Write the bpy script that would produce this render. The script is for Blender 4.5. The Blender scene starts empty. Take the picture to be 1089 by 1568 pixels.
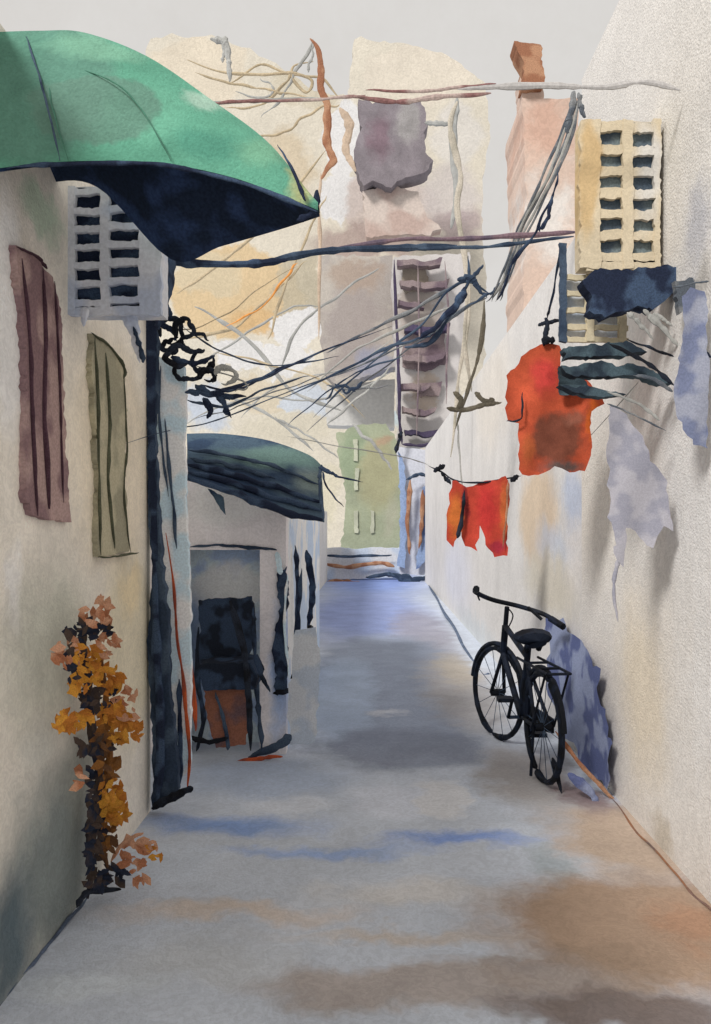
import bpy, math, random
from mathutils import Vector, noise
from mathutils.geometry import tessellate_polygon, delaunay_2d_cdt

# ---------- image pixels projected to chosen depths and planes: eye height 1.6 m, alley runs along +Y ----------
F=1220.0; VX=570.0; VY=800.0; EYE=1.6
XL=-1.23; XR=1.42
def P(Y): return lambda u,v: Vector(((u-VX)*Y/F, Y, EYE-(v-VY)*Y/F))
def LW(off=0.0):
    X=XL+off
    def f(u,v):
        Y=X*F/(min(u,VX-8)-VX); return Vector((X,Y,EYE-(v-VY)*Y/F))
    return f
def RW(off=0.0):
    X=XR-off
    def f(u,v):
        Y=X*F/(max(u,VX+8)-VX); return Vector((X,Y,EYE-(v-VY)*Y/F))
    return f
def G(z=0.0):
    def f(u,v):
        Y=(EYE-z)*F/(max(v,VY+10)-VY); return Vector(((u-VX)*Y/F,Y,z))
    return f

scene=bpy.context.scene
scene.view_settings.view_transform='Standard'
scene.view_settings.look='None'
scene.view_settings.exposure=0

# ---------- materials ----------
K=1.08
def lin(c,g=1.0):
    o=[]
    for x in c:
        x/=255.0
        l=x/12.92 if x<=0.04045 else ((x+0.055)/1.055)**2.4
        o.append(min(0.92,l*K*g))
    return (*o,1.0)

def make_group():
    ng=bpy.data.node_groups.new("WashPatch",'ShaderNodeTree')
    for n,t in (("Color",'NodeSocketColor'),("Pos",'NodeSocketVector'),("Center",'NodeSocketVector'),("InvR",'NodeSocketVector'),
                ("Patch",'NodeSocketColor'),("Inner",'NodeSocketFloat'),("Strength",'NodeSocketFloat')):
        ng.interface.new_socket(name=n,in_out='INPUT',socket_type=t)
    ng.interface.new_socket(name="Color",in_out='OUTPUT',socket_type='NodeSocketColor')
    N=ng.nodes; L=ng.links
    gi=N.new('NodeGroupInput'); go=N.new('NodeGroupOutput')
    s=N.new('ShaderNodeVectorMath'); s.operation='SUBTRACT'; L.new(gi.outputs['Pos'],s.inputs[0]); L.new(gi.outputs['Center'],s.inputs[1])
    m=N.new('ShaderNodeVectorMath'); m.operation='MULTIPLY'; L.new(s.outputs[0],m.inputs[0]); L.new(gi.outputs['InvR'],m.inputs[1])
    d=N.new('ShaderNodeVectorMath'); d.operation='LENGTH'; L.new(m.outputs[0],d.inputs[0])
    r=N.new('ShaderNodeMapRange'); r.interpolation_type='SMOOTHSTEP'
    L.new(d.outputs['Value'],r.inputs['Value']); L.new(gi.outputs['Inner'],r.inputs['From Min']); r.inputs['From Max'].default_value=1.0
    r.inputs['To Min'].default_value=1.0; r.inputs['To Max'].default_value=0.0
    f=N.new('ShaderNodeMath'); f.operation='MULTIPLY'; L.new(r.outputs[0],f.inputs[0]); L.new(gi.outputs['Strength'],f.inputs[1])
    mx=N.new('ShaderNodeMix'); mx.data_type='RGBA'; L.new(f.outputs[0],mx.inputs[0]); L.new(gi.outputs['Color'],mx.inputs[6]); L.new(gi.outputs['Patch'],mx.inputs[7])
    L.new(mx.outputs[2],go.inputs['Color'])
    return ng
NG=make_group()

def mat(name,base,patches=(),var=0.14,vs=1.6,warp=0.12,ws=2.5,g=1.0,rough=0.9,grain=0.3,gs=150,second=None):
    m=bpy.data.materials.new(name); m.use_nodes=True
    N=m.node_tree.nodes; L=m.node_tree.links
    bs=N['Principled BSDF']; bs.inputs['Roughness'].default_value=rough
    bs.inputs['Specular IOR Level'].default_value=0.12
    geo=N.new('ShaderNodeNewGeometry')
    pos=geo.outputs['Position']
    if patches:
        n=N.new('ShaderNodeTexNoise'); n.inputs['Scale'].default_value=ws; n.inputs['Detail'].default_value=4; n.inputs['Roughness'].default_value=.64
        L.new(geo.outputs['Position'],n.inputs['Vector'])
        s=N.new('ShaderNodeVectorMath'); s.operation='SUBTRACT'; L.new(n.outputs['Color'],s.inputs[0]); s.inputs[1].default_value=(.5,.5,.5)
        k=N.new('ShaderNodeVectorMath'); k.operation='SCALE'; L.new(s.outputs[0],k.inputs[0]); k.inputs['Scale'].default_value=warp*5
        ad=N.new('ShaderNodeVectorMath'); ad.operation='ADD'; L.new(geo.outputs['Position'],ad.inputs[0]); L.new(k.outputs[0],ad.inputs[1])
        pos=ad.outputs[0]
    rgb=N.new('ShaderNodeRGB'); rgb.outputs[0].default_value=lin(base,g); col=rgb.outputs[0]
    if second:
        n=N.new('ShaderNodeTexNoise'); n.inputs['Scale'].default_value=vs*0.8; n.inputs['Detail'].default_value=2; L.new(pos,n.inputs['Vector'])
        r=N.new('ShaderNodeMapRange'); L.new(n.outputs['Fac'],r.inputs['Value']); r.inputs['From Min'].default_value=.45; r.inputs['From Max'].default_value=.55
        x=N.new('ShaderNodeMix'); x.data_type='RGBA'; L.new(r.outputs[0],x.inputs[0]); L.new(col,x.inputs[6]); x.inputs[7].default_value=lin(second,g); col=x.outputs[2]
    for (c,rad,pc,inner,st) in patches:
        q=N.new('ShaderNodeGroup'); q.node_tree=NG
        L.new(col,q.inputs['Color']); L.new(pos,q.inputs['Pos'])
        q.inputs['Center'].default_value=c; q.inputs['InvR'].default_value=tuple(1.0/max(1e-3,a) for a in rad)
        q.inputs['Patch'].default_value=lin(pc,g); q.inputs['Inner'].default_value=inner; q.inputs['Strength'].default_value=st
        col=q.outputs['Color']
    def modulate(col,scale,amt,detail,lo=.3,hi=.7,src=pos):
        n=N.new('ShaderNodeTexNoise'); n.inputs['Scale'].default_value=scale; n.inputs['Detail'].default_value=detail; n.inputs['Roughness'].default_value=.6
        L.new(src,n.inputs['Vector'])
        r=N.new('ShaderNodeMapRange'); L.new(n.outputs['Fac'],r.inputs['Value']); r.inputs['From Min'].default_value=lo; r.inputs['From Max'].default_value=hi
        r.inputs['To Min'].default_value=1-amt; r.inputs['To Max'].default_value=1+amt
        v=N.new('ShaderNodeVectorMath'); v.operation='SCALE'; L.new(col,v.inputs[0]); L.new(r.outputs[0],v.inputs['Scale'])
        return v.outputs[0]
    if not second: col=modulate(col,vs,var,2)
    col=modulate(col,vs*16,max(.07,var*.5),1,.35,.65)
    L.new(col,bs.inputs['Base Color'])
    if grain>0 and patches:
        n=N.new('ShaderNodeTexNoise'); n.inputs['Scale'].default_value=gs; n.inputs['Detail'].default_value=1; L.new(geo.outputs['Position'],n.inputs['Vector'])
        bp=N.new('ShaderNodeBump'); bp.inputs['Strength'].default_value=grain; bp.inputs['Distance'].default_value=0.004*170/gs
        L.new(n.outputs['Fac'],bp.inputs['Height']); L.new(bp.outputs[0],bs.inputs['Normal'])
    return m

BIG=1000.0
def pf(Y,u,v,ru,rv,c,inner=.6,st=1.0):
    return (tuple(P(Y)(u,v)),(ru*Y/F,BIG,rv*Y/F),c,inner,st)
def pw(W,u,v,ru,rv,c,inner=.5,st=1.0):
    a=W(u-ru,v); b=W(u+ru,v); cc=W(u,v)
    return (((cc.x),(a.y+b.y)/2,cc.z),(BIG,abs(a.y-b.y)/2,rv*cc.y/F),c,inner,st)
def pg(u,v,ru,rv,c,inner=.4,st=1.0):
    a=G()(u,v-rv); b=G()(u,v+rv); cc=G()(u,v)
    return ((cc.x,(a.y+b.y)/2,0),(ru*cc.y/F,abs(a.y-b.y)/2,BIG),c,inner,st)

# ---------- mesh building ----------
class Part:
    def __init__(s): s.v=[];s.f=[];s.mi=[];s.mats=[]
    def add(s,vs,fs,m):
        if m not in s.mats: s.mats.append(m)
        i=s.mats.index(m); o=len(s.v)
        s.v+= [tuple(x) for x in vs]; s.f+=[tuple(o+k for k in f) for f in fs]; s.mi+=[i]*len(fs)
    def done(s,name,parent=None,smooth=False):
        me=bpy.data.meshes.new(name); me.from_pydata(s.v,[],s.f)
        for m in s.mats: me.materials.append(m)
        me.polygons.foreach_set('material_index',s.mi)
        if smooth: me.polygons.foreach_set('use_smooth',[True]*len(s.f))
        me.update(); ob=bpy.data.objects.new(name,me); scene.collection.objects.link(ob)
        if parent: ob.parent=parent
        return ob
def empty(name):
    e=bpy.data.objects.new(name,None); scene.collection.objects.link(e); return e

def roughen(pts,amp,step=14,seed=0,closed=True):
    out=[]; n=len(pts); rng=n if closed else n-1
    for i in range(rng):
        a=pts[i]; b=pts[(i+1)%n]; L=math.hypot(b[0]-a[0],b[1]-a[1]); k=max(1,int(L/step))
        for j in range(k):
            t=j/k; x=a[0]+(b[0]-a[0])*t; y=a[1]+(b[1]-a[1])*t
            nx=noise.noise(Vector((x*.045,y*.045,seed)))+.8*noise.noise(Vector((x*.2,y*.2,seed+9)))
            ny=noise.noise(Vector((x*.045,y*.045,seed+31)))+.8*noise.noise(Vector((x*.2,y*.2,seed+47)))
            out.append((x+nx*amp,y+ny*amp))
    if not closed: out.append(pts[-1])
    return out
def slab(p,pts,mp,ext,m,amp=2.5,step=12,seed=0):
    step=max(4,step*.6)
    q=roughen(pts,amp,step,seed) if amp>0 else pts
    tris=tessellate_polygon([[Vector((a,b,0)) for a,b in q]])
    fr=[mp(a,b) for a,b in q]; n=len(q); e=Vector(ext)
    vs=fr+[x+e for x in fr]
    fs=[tuple(t) for t in tris]+[tuple(k+n for k in reversed(t)) for t in tris]+[(i,(i+1)%n,(i+1)%n+n,i+n) for i in range(n)]
    p.add(vs,fs,m)
def inside(x,y,q):
    c=False;n=len(q)
    for i in range(n):
        a=q[i];b=q[i-1]
        if (a[1]>y)!=(b[1]>y) and x<(b[0]-a[0])*(y-a[1])/(b[1]-a[1])+a[0]: c=not c
    return c
def cloth(p,pts,mp,m,nrm=(0,-1,0),fold=.02,freq=.09,amp=2.5,step=8,seed=0,tilt=0.3):
    q=roughen(pts,amp,step,seed)
    xs=[a for a,b in q]; ys=[b for a,b in q]
    g=list(q); x=min(xs)
    while x<max(xs):
        y=min(ys)
        while y<max(ys):
            if inside(x,y,q) and min((x-a)**2+(y-b)**2 for a,b in q)>(step*.5)**2: g.append((x+random.uniform(-1,1),y+random.uniform(-1,1)))
            y+=step
        x+=step
    n=len(q)
    r=delaunay_2d_cdt([Vector(a) for a in g],[(i,(i+1)%n) for i in range(n)],[],1,1e-4)
    N=Vector(nrm); vs=[]
    for v in r[0]:
        h=math.sin(v.x*freq+v.y*freq*tilt+seed)*.6+noise.noise(Vector((v.x*.03,v.y*.012,seed)))*1.2
        vs.append(mp(v.x,v.y)+N*h*fold)
    p.add(vs,[tuple(f) for f in r[2]],m)
def smoothpts(pts,n=7):
    if len(pts)<3: return [pts[0].lerp(pts[-1],i/n) for i in range(n+1)]
    o=[]
    for i in range(len(pts)-1):
        a=pts[max(0,i-1)];b=pts[i];c=pts[i+1];d=pts[min(len(pts)-1,i+2)]
        for j in range(n):
            t=j/n
            o.append(.5*((2*b)+(c-a)*t+(2*a-5*b+4*c-d)*t*t+(3*b-a-3*c+d)*t**3))
    o.append(pts[-1].copy()); return o
def tube(p,pts,rad,m,seg=7,closed=False,flat=1.0):
    n=len(pts); vs=[];fs=[]
    for i,c in enumerate(pts):
        t=(pts[(i+1)%n]-pts[i-1]) if closed else (pts[min(n-1,i+1)]-pts[max(0,i-1)])
        if t.length<1e-9: t=Vector((0,0,1))
        t.normalize(); up=Vector((0,1,0)) if abs(t.y)<.9 else Vector((0,0,1))
        s=t.cross(up).normalized(); w=s.cross(t)
        r=rad[i] if isinstance(rad,list) else rad
        for k in range(seg):
            a=2*math.pi*k/seg; vs.append(c+s*(math.cos(a)*r)+w*(math.sin(a)*r*flat))
    rg=n if closed else n-1
    for i in range(rg):
        for k in range(seg):
            j=(i+1)%n; fs.append((i*seg+k,i*seg+(k+1)%seg,j*seg+(k+1)%seg,j*seg+k))
    if not closed: fs+= [tuple(range(seg)),tuple(range((n-1)*seg,n*seg))]
    p.add(vs,fs,m)
SC=[0]
def stroke(p,pts,mp,r,m,jit=1.0,taper=True,flat=.5,n=9):
    """rope/rod/pipe through image-pixel points; mp a map or list of depths"""
    SC[0]+=1; sd=SC[0]*3.7
    if isinstance(mp,(list,tuple)):
        q=[P(mp[i])(*pts[i]) for i in range(len(pts))]
    else: q=[mp(*a) for a in pts]
    q=smoothpts(q,n); out=[];rad=[]
    N=len(q)
    for i,c in enumerate(q):
        t=i/(N-1); sc=abs(c.y)/F
        jx=noise.noise(Vector((t*7,sd,0)))*jit*sc*1.6; jz=noise.noise(Vector((t*7,sd,5)))*jit*sc*1.6
        out.append(c+Vector((jx,0,jz)))
        rr=r if not isinstance(r,(list,tuple)) else r[0]+(r[-1]-r[0])*t
        k=1+.55*noise.noise(Vector((t*8,sd,11)))+.35*noise.noise(Vector((t*26,sd,17)))
        if taper: k*=min(1,.2+5*min(t,1-t))
        rad.append(max(.0012,rr*sc*k))
    tube(p,out,rad,m,flat=flat)
def box(p,a,b,m):
    x0,y0,z0=a;x1,y1,z1=b
    p.add([(x0,y0,z0),(x1,y0,z0),(x1,y1,z0),(x0,y1,z0),(x0,y0,z1),(x1,y0,z1),(x1,y1,z1),(x0,y1,z1)],
          [(0,3,2,1),(4,5,6,7),(0,1,5,4),(1,2,6,5),(2,3,7,6),(3,0,4,7)],m)
random.seed(4)

# common paints
NAVY=mat('ink_navy',(38,46,66),var=.4,vs=9,g=.85,second=(66,82,106))
BLACK=mat('ink_black',(28,30,36),var=.4,vs=9,g=.85,second=(44,50,62))
SLATE=mat('slate_blue',(70,84,102),var=.3,vs=6,second=(48,60,78))
WIRE=mat('cable_grey',(84,90,98),var=.35,vs=8,second=(120,122,124))
WIREY=mat('cable_ochre',(182,166,138),var=.25,vs=3,g=.9)
WIREL=mat('cable_pale',(162,162,158),var=.2,vs=3,g=.9)
BROWN=mat('rust_brown',(150,104,80),var=.3,vs=5,second=(176,134,106),g=.9)
ORANGE=mat('orange_paint',(180,84,50),var=.25,vs=6,second=(140,70,54))

# ---------- ground ----------
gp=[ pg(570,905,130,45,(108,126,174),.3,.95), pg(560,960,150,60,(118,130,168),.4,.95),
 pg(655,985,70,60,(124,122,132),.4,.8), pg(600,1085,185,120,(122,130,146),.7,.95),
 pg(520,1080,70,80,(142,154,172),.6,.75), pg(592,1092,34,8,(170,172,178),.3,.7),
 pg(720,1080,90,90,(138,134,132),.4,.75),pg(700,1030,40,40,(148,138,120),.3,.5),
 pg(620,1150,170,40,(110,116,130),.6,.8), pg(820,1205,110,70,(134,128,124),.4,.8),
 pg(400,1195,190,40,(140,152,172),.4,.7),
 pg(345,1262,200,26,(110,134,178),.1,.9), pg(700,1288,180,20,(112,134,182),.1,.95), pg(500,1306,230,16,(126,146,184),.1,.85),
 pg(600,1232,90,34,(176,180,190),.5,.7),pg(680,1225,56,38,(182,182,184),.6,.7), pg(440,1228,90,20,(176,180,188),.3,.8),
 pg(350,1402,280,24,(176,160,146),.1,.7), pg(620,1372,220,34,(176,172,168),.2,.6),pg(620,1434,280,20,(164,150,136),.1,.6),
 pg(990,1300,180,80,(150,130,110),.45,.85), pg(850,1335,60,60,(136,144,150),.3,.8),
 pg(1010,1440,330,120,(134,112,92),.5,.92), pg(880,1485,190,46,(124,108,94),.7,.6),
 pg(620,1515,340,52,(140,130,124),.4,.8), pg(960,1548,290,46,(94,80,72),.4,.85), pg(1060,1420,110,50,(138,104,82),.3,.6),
 pg(300,1480,200,60,(160,162,164),.3,.5), pg(120,1520,150,40,(172,178,184),.3,.7), pg(900,1225,50,40,(104,84,84),.2,.8),pg(250,1330,120,50,(170,178,190),.3,.7)]  # dark brown patch beside the bicycle is shadow painted onto the paving
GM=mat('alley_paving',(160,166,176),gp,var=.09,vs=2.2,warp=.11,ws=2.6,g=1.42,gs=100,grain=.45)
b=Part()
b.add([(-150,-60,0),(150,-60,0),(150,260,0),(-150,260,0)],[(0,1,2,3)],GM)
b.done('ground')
b=Part()
GUT=mat('gutter_brown',(140,100,76),var=.3,vs=4,second=(110,92,88))
GUTB=mat('gutter_slate',(90,102,122),var=.3,vs=4)
def gl(pts,r,m): stroke(b,pts,G(.006),r,m,jit=3,flat=.4)
gl([(930,1218),(985,1282),(1040,1345),(1089,1395),(1160,1480)],[1.8,2.2],GUT)
gl([(655,898),(690,955),(728,1020),(752,1032)],[2.5,2.5],GUTB)
gl([(135,1372),(80,1440),(20,1508),(-40,1590)],[4,4],GUTB)
b.done('gutter')

# ---------- left house ----------
lh=empty('left_house')
LMp=[pw(LW(),60,320,50,50,(140,160,140),.3,.7), pw(LW(),10,480,36,220,(206,204,202),.5,.8), pw(LW(),160,700,90,240,(178,168,150),.5,.8),
     pw(LW(),60,1000,110,170,(150,152,142),.3,.85), pw(LW(),190,1000,60,200,(166,158,136),.5,.8),pw(LW(),200,900,24,60,(184,168,136),.3,.6),
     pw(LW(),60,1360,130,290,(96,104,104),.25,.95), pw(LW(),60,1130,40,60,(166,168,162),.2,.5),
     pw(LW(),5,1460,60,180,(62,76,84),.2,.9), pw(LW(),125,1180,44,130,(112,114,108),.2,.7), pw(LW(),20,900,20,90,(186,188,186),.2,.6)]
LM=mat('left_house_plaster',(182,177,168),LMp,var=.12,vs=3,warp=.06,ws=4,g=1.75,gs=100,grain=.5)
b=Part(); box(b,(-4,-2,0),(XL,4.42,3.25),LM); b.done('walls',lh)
BAY=mat('bay_plaster',(196,198,204),var=.1,vs=4,g=1.2,second=(174,182,198))
def vent_bay(parent,Y,xs,rows,fr,mlight,mdark,deep,amp=2.0,seed=0):
    b=Part()
    for i,(a,c) in enumerate(xs):
        slab(b,[(a,fr[1]),(c,fr[1]),(c,fr[3]),(a,fr[3])],P(Y),(0,.03,0),mlight,amp,9,seed+i)
    for i,(a,c,x0,x1) in enumerate(rows):
        slab(b,[(x0,a),(x1,a-1),(x1,c),(x0,c+1)],P(Y+.004),(0,.024,0),mlight,amp,8,seed+20+i)
    slab(b,[(fr[0]+4,fr[1]+4),(fr[2]-4,fr[1]+4),(fr[2]-4,fr[3]-6),(fr[0]+4,fr[3]-6)],P(Y+.035),(0,.01,0),mdark,1,14,seed+50)
    slab(b,[(fr[0]+2,fr[1]+2),(fr[2]-3,fr[1]+2),(fr[2]-3,fr[3]-4),(fr[0]+2,fr[3]-4)],P(Y+.05),(0,deep,0),mlight,1,14,seed+51)
    return b.done('vent_block_bay',parent)
rows=[]
yy=[288,319,346,373,401,430,459]
for i,y in enumerate(yy):
    rows.append((y,y+9,112,160)); rows.append((y-5,y+5,160,214))
rows.append((470,482,108,244))
vent_bay(lh,3.22,[(100,114),(153,167),(212,246)],rows,(100,284,246,480),BAY,NAVY,.15,2.8,seed=3)
SH=mat('shutter_mauve',(116,94,96),var=.25,vs=6,second=(146,124,120),g=1.45)
SHO=mat('shutter_olive',(130,126,108),var=.2,vs=6,second=(154,148,126),g=1.45)
SHD=mat('shutter_groove',(70,50,58),var=.3,vs=8,g=1.2); SHG=mat('shutter_groove_green',(74,76,62),var=.3,vs=8,g=1.3)
b=Part(); slab(b,[(24,376),(58,392),(66,410),(82,425),(94,480),(96,560),(102,700),(110,800),(70,796),(50,790),(40,760),(42,600),(36,480),(28,420)],LW(.025),(-.025,0,0),SH,3.5,10,1)
stroke(b,[(34,395),(46,520),(50,650),(58,790)],LW(.03),[3,4],SHD); stroke(b,[(66,410),(70,520),(68,640),(76,780)],LW(.03),[4,5],SHD)
stroke(b,[(84,430),(90,540),(94,660),(98,770)],LW(.03),2,SHD); stroke(b,[(26,378),(58,394),(72,412)],LW(.03),3.5,SHD)
b.done('shutter_1',lh)
b=Part(); slab(b,[(142,512),(170,532),(190,560),(194,640),(192,740),(198,846),(150,852),(152,740),(146,640),(142,570)],LW(.025),(-.025,0,0),SHO,3.5,10,2)
stroke(b,[(146,515),(150,620),(152,740),(154,850)],LW(.03),[3,2.5],SHG); stroke(b,[(140,510),(168,530),(190,562),(190,580)],LW(.03),3.5,SHG)
stroke(b,[(162,540),(168,640),(166,740),(176,840)],LW(.03),3,SHG); stroke(b,[(190,565),(194,680),(190,760),(200,845)],LW(.03),1.6,SHG)
stroke(b,[(150,853),(180,852),(212,846)],LW(.03),3,SHG)
b.done('shutter_2',lh)

b=Part()  # dark strips modelled in place of the shadow at the house corner
slab(b,[(240,300),(262,300),(260,420),(248,470),(236,500)],P(4.3),(0,.1,0),NAVY,4,10,5)
slab(b,[(222,470),(238,462),(240,560),(238,640),(240,760),(250,880),(256,960),(260,1060),(266,1120),(274,1212),(232,1242),(234,1150),(226,1000),(232,880),(226,760),(224,620)],P(4.34),(0,.06,0),SLATE,4,12,6)
slab(b,[(222,480),(240,480),(238,640),(240,800),(242,860),(232,860),(228,700)],P(4.332),(0,.006,0),NAVY,2.5,10,7)
stroke(b,[(232,1238),(262,1222),(296,1206)],P(4.3),7,BLACK); stroke(b,[(236,850),(240,1000),(246,1120),(242,1230)],P(4.32),[5,8],NAVY)
b.done('corner_shadow_strip')
PB=mat('door_pale_blue',(184,192,204),var=.18,vs=5,second=(150,166,192),g=2.0)
b=Part()
slab(b,[(234,540),(282,560),(284,760),(290,900),(292,1060),(290,1180),(268,1200),(258,1000),(246,860),(236,700)],P(4.5),(0,.05,0),PB,3,12,8)
stroke(b,[(252,640),(262,740),(270,840)],P(4.48),2.5,SLATE); stroke(b,[(274,1040),(276,1120),(276,1200)],P(4.48),4,NAVY)
stroke(b,[(246,560),(244,640),(258,760)],P(4.49),2,SLATE)
b.done('door_post')
b=Part(); stroke(b,[(254,815),(266,900),(272,980),(282,1060),(290,1150),(288,1205)],P(4.46),[1.6,3.5],ORANGE)
stroke(b,[(274,930),(292,1020),(300,1120)],P(4.6),[3,4],ORANGE); b.done('bamboo_pole')

# ---------- big green awning ----------
def loft(p,curves,mt,nu=44,nv=10,bulge=0,off=(0,0,0)):
    cs=[]
    for c in curves:
        q=[P(y)(u,v) for u,v,y in c]; s=smoothpts(q,16)
        cs.append([s[int(i*(len(s)-1)/nu)] for i in range(nu+1)])
    rows=[]
    n=len(cs)-1
    for k in range(n*nv+1):
        t=k/nv; i=min(n-1,int(t)); f=t-i
        rows.append([cs[i][j].lerp(cs[i+1][j],f)+Vector((0,-bulge*math.sin(math.pi*f),bulge*.3*math.sin(math.pi*f))) +Vector(off) for j in range(nu+1)])
    vs=[v for r in rows for v in r]; w=nu+1
    p.add(vs,[(r*w+j,r*w+j+1,(r+1)*w+j+1,(r+1)*w+j) for r in range(len(rows)-1) for j in range(nu)],mt)
UY=2.6
up=[pf(UY,70,150,130,160,(98,142,126),.7,.95), pf(UY,30,80,60,50,(92,138,120),.3,.7), pf(UY,150,72,110,30,(132,184,158),.3,.8), pf(UY,255,190,60,70,(116,180,154),.2,.8),
    pf(UY,160,190,100,62,(102,136,122),.85,.8), pf(UY,462,275,30,75,(186,192,140),.4,.9), pf(UY,330,235,80,40,(84,146,126),.4,.8), pf(UY,400,236,50,40,(124,174,144),.3,.7),pf(UY,310,145,40,34,(180,206,190),.3,.7)]
UG=mat('awning_green',(100,162,138),up,var=.14,vs=5,warp=.03,ws=6,g=.86,gs=110,grain=.5)
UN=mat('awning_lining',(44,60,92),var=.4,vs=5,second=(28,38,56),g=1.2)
A=[(-30,262,2.48),(60,250,2.48),(160,246,2.48),(250,250,2.49),(350,270,2.5),(430,298,2.52),(487,322,2.55)]
Bc=[(-30,50,2.62),(60,47,2.62),(130,50,2.63),(225,86,2.65),(320,150,2.68),(415,222,2.66),(489,318,2.6)]
Cc=[(-30,280,3.1),(60,276,3.1),(150,282,3.12),(262,392,3.14),(340,372,3.1),(430,346,2.95),(490,326,2.7)]
b=Part(); loft(b,[A,Bc],UG,bulge=.03); loft(b,[Bc,Cc],UG)
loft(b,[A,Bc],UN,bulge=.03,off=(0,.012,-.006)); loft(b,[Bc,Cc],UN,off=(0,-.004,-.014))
stroke(b,[(40,56),(58,110),(76,175),(92,246)],[2.6,2.53,2.48,2.46],1.6,SLATE,flat=1)
UGD=mat('awning_seam',(76,122,104),var=.2,vs=5,g=.9)
stroke(b,[(70,95),(80,160),(104,246)],[2.57,2.5,2.465],1.1,UGD,flat=1); stroke(b,[(110,100),(180,130),(225,180),(262,246)],[2.56,2.52,2.49,2.47],1.1,UGD,flat=1)
stroke(b,[(425,222),(446,256),(468,308)],[2.6,2.56,2.5],[1,3.5],NAVY,flat=1)
stroke(b,[(10,258),(60,252),(160,250),(250,253),(350,274),(430,302),(487,324)],[2.47]*7,[3,4],NAVY)
stroke(b,[(486,290),(480,322),(455,338)],[2.56]*3,5,NAVY)
b.done('awning',smooth=True)

# ---------- shop annex ----------
sh=empty('shop_annex')
AM=mat('annex_plaster',(184,180,182),[pf(5.5,350,770,90,50,(196,190,186),.5,.8),pf(5.5,430,1020,30,150,(128,146,176),.3,.9)],var=.1,vs=4,warp=.06,g=1.75)
AS=mat('annex_side_plaster',(192,198,208),var=.14,vs=3,second=(160,174,196),g=1.6)
AI=mat('annex_interior',(140,150,166),[pf(5.9,350,900,70,50,(160,168,182),.7,.8),pf(5.9,300,1000,40,120,(90,104,124),.3,.8)],var=.15,vs=4,warp=.06,g=2.6,second=(116,130,150))
X0=-2.2; X1=(438-VX)*5.5/F; XA=(286-VX)*5.5/F; XO=(398-VX)*5.5/F
b=Part()
zt=1.9; zo=EYE-(842-VY)*5.5/F
box(b,(X0,5.5,zo),(X1,5.62,zt),AM)
box(b,(XO,5.5,0),(X1,5.62,zo),AM)
box(b,(X0,5.5,0),(XA-.0,5.62,zo),AM)
box(b,(X1-.1,5.62,0),(X1,9,zt),AS)
box(b,(X0,5.8,0),(X1-.1,5.85,zt),AI)
box(b,(X0,5.5,zt),(X1,9,zt+.05),AM)
b.done('walls',sh)
b=Part()
stroke(b,[(290,838),(330,835),(380,838),(424,842)],P(5.48),[2,3],SLATE)
slab(b,[(424,874),(440,866),(442,920),(434,960),(442,1000),(440,1060),(422,1062),(418,990),(428,930)],P(5.47),(0,.02,0),NAVY,5,8,12)
stroke(b,[(452,835),(456,900),(452,980)],P(5.9),3.5,NAVY); stroke(b,[(470,842),(478,900),(472,962)],P(6.4),5,NAVY)
stroke(b,[(462,870),(456,960),(460,1050)],P(5.45),3.5,NAVY); stroke(b,[(418,1062),(442,1058),(464,1052)],P(5.44),4,BLACK)
stroke(b,[(446,1040),(456,1020),(450,1010)],P(5.44),3,BLACK)
stroke(b,[(470,960),(484,965)],P(6.2),4,BLACK); stroke(b,[(424,845),(430,880)],P(5.45),5,PB); stroke(b,[(440,880),(436,960),(444,1040)],P(5.43),2,PB)
b.done('window_bars',sh)
b=Part(); stroke(b,[(286,1172),(330,1180),(380,1165),(432,1158)],P(5.35),[6,3],ORANGE); stroke(b,[(380,1160),(430,1140),(445,1125)],P(5.4),[5,8],SLATE); b.done('door_sill',sh)
b=Part()
WS=mat('curtain_pale_blue',(180,190,204),var=.15,vs=6,second=(200,204,210),g=1.05)
cloth(b,[(452,965),(484,960),(492,1010),(486,1080),(482,1138),(446,1140),(440,1080)],P(5.42),WS,fold=.02,amp=4); b.done('hanging_curtain',smooth=True)

a2=[pf(5,410,688,130,24,(104,130,124),.3,.9),pf(5,470,730,46,40,(128,142,138),.3,.8),pf(5,350,735,90,26,(44,60,84),.3,.85)]
A2=mat('small_awning_canvas',(72,90,106),a2,var=.25,vs=5,warp=.05,second=(50,66,88),g=.95)
b=Part()
loft(b,[[(286,664,5.7),(340,664,5.7),(410,674,5.7),(470,695,5.7),(492,712,5.7)],[(284,735,4.95),(340,752,4.95),(400,775,4.95),(460,792,4.95),(497,800,4.95)]],A2,bulge=-.03)
for k,(r) in enumerate([3,3.5,5,5,6]):
    t=.35+k*.15
    top=[(290,664),(350,666),(420,678),(488,712)]; bot=[(284,735),(350,757),(420,783),(495,800)]
    s=[(top[i][0]*(1-t)+bot[i][0]*t,top[i][1]*(1-t)+bot[i][1]*t) for i in range(4)]
    if k<3: s=s[:3] if k%2 else s
    stroke(b,s,[5.7-.75*t-.04]*4,r,NAVY if k>1 else SLATE,jit=3)
stroke(b,[(492,712),(490,740),(496,798)],[5.6,5.3,4.93],3,SLATE)
slab(b,[(318,748),(342,760),(346,790),(332,770)],P(4.98),(0,.01,0),A2,2,8,14)
b.done('awning',smooth=True)
b=Part(); stroke(b,[(488,715),(502,722),(520,730),(556,738)],P(5.3),[4,1],NAVY); stroke(b,[(494,722),(500,745),(526,776)],P(5.3),[2,1],NAVY); b.done('awning_bracket')

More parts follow.
